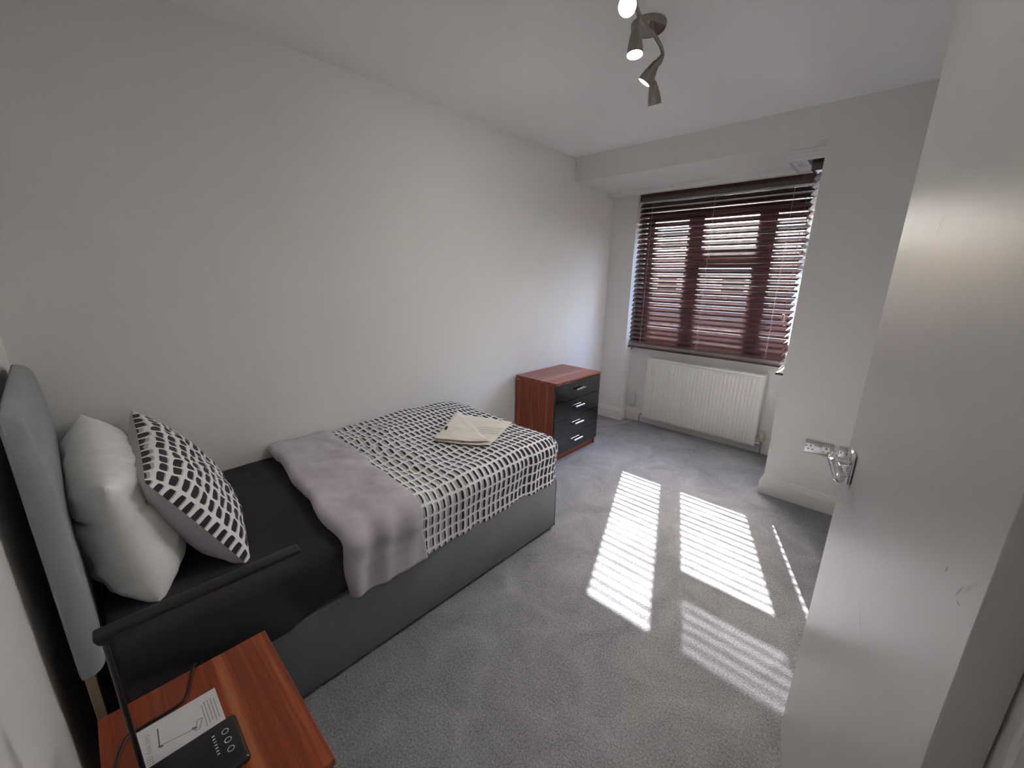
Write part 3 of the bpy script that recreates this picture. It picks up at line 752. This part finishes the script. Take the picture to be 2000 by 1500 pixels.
bm = bm_new(); add_lathe(bm, [(.001, .205), (.015, .205), (.019, .198), (.0195, .165), (.021, .163), (.021, .155), (.0195, .153), (.0195, .134), (.016, .128), (.001, .128)], 24, (1.552, ry + .03, 0)); obj('valve_head', bm, m_plastic_cream, tv, True)
obj('valve_pipe', tube([(1.552, ry + .03, .10), (1.552, ry + .03, 0.0)], .0085, 14), m_chrome, tv, True)
obj('valve_tail', tube([(1.500, ry + .03, .098), (1.552, ry + .03, .098)], .009, 14), m_chrome, tv, True)
lv = obj('lockshield_valve', tube([(.455, ry + .03, .095), (.455, ry + .03, .14)], .011, 14), m_plastic_w, ra, True)
obj('valve_pipe', tube([(.455, ry + .03, .12), (.455, ry + .03, 0.0)], .0085, 14), m_chrome, lv, True)
obj('valve_tail', tube([(.455, ry + .03, .105), (.5, ry + .03, .105)], .009, 14), m_chrome, lv, True)

# ------------------------------------------------------------------ wall plates
ws = thing('double_socket', (1.985, 3.27, .372), 'brushed steel double power socket with two grey switches on the far wall', 'socket')
sx0, sz0 = 1.912, .372; yy = YB - .0008
obj('face_plate', box(sx0, yy - .009, sz0, sx0 + .146, yy, sz0 + .086, .004, seg=3), m_steel, ws, 'angle')
for dx in (.0575, .0765): obj('switch', box(sx0 + dx - .0085, yy - .013, sz0 + .052, sx0 + dx + .0085, yy - .006, sz0 + .076, .0015), m_plastic_g, ws)
for dx in (.030, .110):
    ins = obj('socket_insert', box(sx0 + dx - .021, yy - .0096, sz0 + .016, sx0 + dx + .021, yy - .006, sz0 + .064, .002), m_steel, ws)
    bm = bm_new(); add_box(bm, sx0 + dx - .003, yy - .0102, sz0 + .044, sx0 + dx + .003, yy - .008, sz0 + .056)
    add_box(bm, sx0 + dx - .016, yy - .0102, sz0 + .024, sx0 + dx - .007, yy - .008, sz0 + .029); add_box(bm, sx0 + dx + .007, yy - .0102, sz0 + .024, sx0 + dx + .016, yy - .008, sz0 + .029)
    obj('pin_holes', bm, m_dark, ins)
for dx in (.0065, .1395):
    bm = bm_new(); add_lathe(bm, [(.0005, .0115), (.0032, .0112), (.0034, .008)], 12, (sx0 + dx, yy, sz0 + .043), (0, -1, 0)); obj('screw', bm, m_dark, ws)
w2 = thing('aerial_socket', (2.126, 3.27, .375), 'brushed steel single aerial outlet right of the double socket, behind the door handle', 'socket')
ax, az = 2.083, .376
obj('face_plate', box(ax, yy - .009, az, ax + .086, yy, az + .086, .004, seg=3), m_steel, w2, 'angle')
obj('outlet_insert', box(ax + .026, yy - .0105, az + .030, ax + .062, yy - .006, az + .056, .0015), m_plastic_g, w2)
bm = bm_new(); add_lathe(bm, [(.0005, .0115), (.006, .0115), (.0065, .009)], 16, (ax + .044, yy, az + .043), (0, -1, 0)); obj('outlet', bm, m_dark, w2)
for dx in (.011, .075):
    bm = bm_new(); add_lathe(bm, [(.0005, .0115), (.0032, .0112), (.0034, .008)], 12, (ax + dx, yy, az + .043), (0, -1, 0)); obj('screw', bm, m_dark, w2)
jb = thing('phone_box', (.33, 4.02, .155), 'small white cable junction box on the wall left of the radiator', 'junction box')
obj('cover', box(.290, YW - .024, .158, .368, YW - .001, .288, .004, seg=3), m_plastic_w, jb, 'angle')
for x in (.303, .355):
    bm = bm_new(); add_lathe(bm, [(.0005, .0235), (.003, .0233), (.003, .02)], 10, (x, YW, .178), (0, -1, 0)); obj('screw', bm, m_dark, jb)
obj('cable', tube(smooth_path([(.335, YW - .012, .160), (.337, YW - .012, .140), (.345, YW - .010, .128)], 4), .003, 6), m_cable, jb, True)
cb = obj('cable', tube(smooth_path([(.03, 3.24, .006), (.10, 3.34, .006), (.20, 3.40, .006), (.16, 3.52, .006), (.26, 3.60, .006), (.31, 3.72, .006), (.36, 3.84, .006), (.37, 3.95, .006), (.365, 4.005, .006)], 6), .0042, 8), m_cable, None, True)
tag(cb, 'thin white cable lying on the carpet along the pier skirting', 'cable')

# ------------------------------------------------------------------ ceiling spot bar
cl = thing('ceiling_spotlight', (1.27, 1.93, H), 'brushed nickel spotlight bar with four spots on the ceiling', 'ceiling light')
bm = bm_new(); add_lathe(bm, [(.067, 0), (.067, -.012), (.063, -.020), (.052, -.025), (.0005, -.026)], 40, (1.27, 1.925, H - .0005)); obj('ceiling_plate', bm, m_nickel, cl, True)
obj('stem', tube([(1.305, 1.885, H - .02), (1.318, 1.868, 2.332)], .007, 12), m_nickel, cl, True)
bar = smooth_path([(1.415, 1.50, 2.33), (1.395, 1.56, 2.33), (1.362, 1.645, 2.332), (1.332, 1.728, 2.334), (1.318, 1.817, 2.334), (1.316, 1.890, 2.334), (1.306, 1.967, 2.332), (1.288, 2.03, 2.330), (1.258, 2.078, 2.328), (1.238, 2.092, 2.322)], 8)
obj('curved_bar', tube(bar, .0072, 12), m_nickel, cl, True)
def spot(tip, mouth, joint, lit=True):
    tip, mouth = Vector(tip), Vector(mouth); ax_ = (mouth - tip); Ls = ax_.length; ax_.normalize()
    bm = bm_new(); n = 28
    add_lathe(bm, [(.0005, 0), (.010, 0), (.0135, .004), (.0195, Ls * .28), (.0245, Ls * .55), (.0275, Ls * .8), (.0285, Ls), (.0270, Ls), (.0262, Ls * .8), (.022, Ls * .5)], n, tip, ax_)
    hd = obj('spot_head', bm, m_nickel, cl, True)
    bm = bm_new(); add_lathe(bm, [(.0250, Ls - .012), (.018, Ls - .010), (.0005, Ls - .008)], n, tip, ax_); b = obj('bulb', bm, m_bulb if lit else m_plastic_w, hd, True)
    bm = bm_new(); add_tube(bm, [joint, tip.lerp(Vector(joint), .4), tip], .0048, 10); add_lathe(bm, [(.0005, -.012), (.008, -.012), (.008, .002), (.0005, .002)], 14, tip, ax_); obj('spot_arm', bm, m_nickel, hd, True)
spot((1.380, 1.600, 2.305), (1.405, 1.525, 2.250), (1.375, 1.615, 2.331))
spot((1.322, 1.735, 2.300), (1.330, 1.728, 2.212), (1.330, 1.735, 2.334))
spot((1.278, 2.010, 2.300), (1.232, 1.998, 2.233), (1.290, 2.025, 2.330))
spot((1.226, 2.088, 2.268), (1.226, 2.124, 2.188), (1.238, 2.092, 2.322), False)
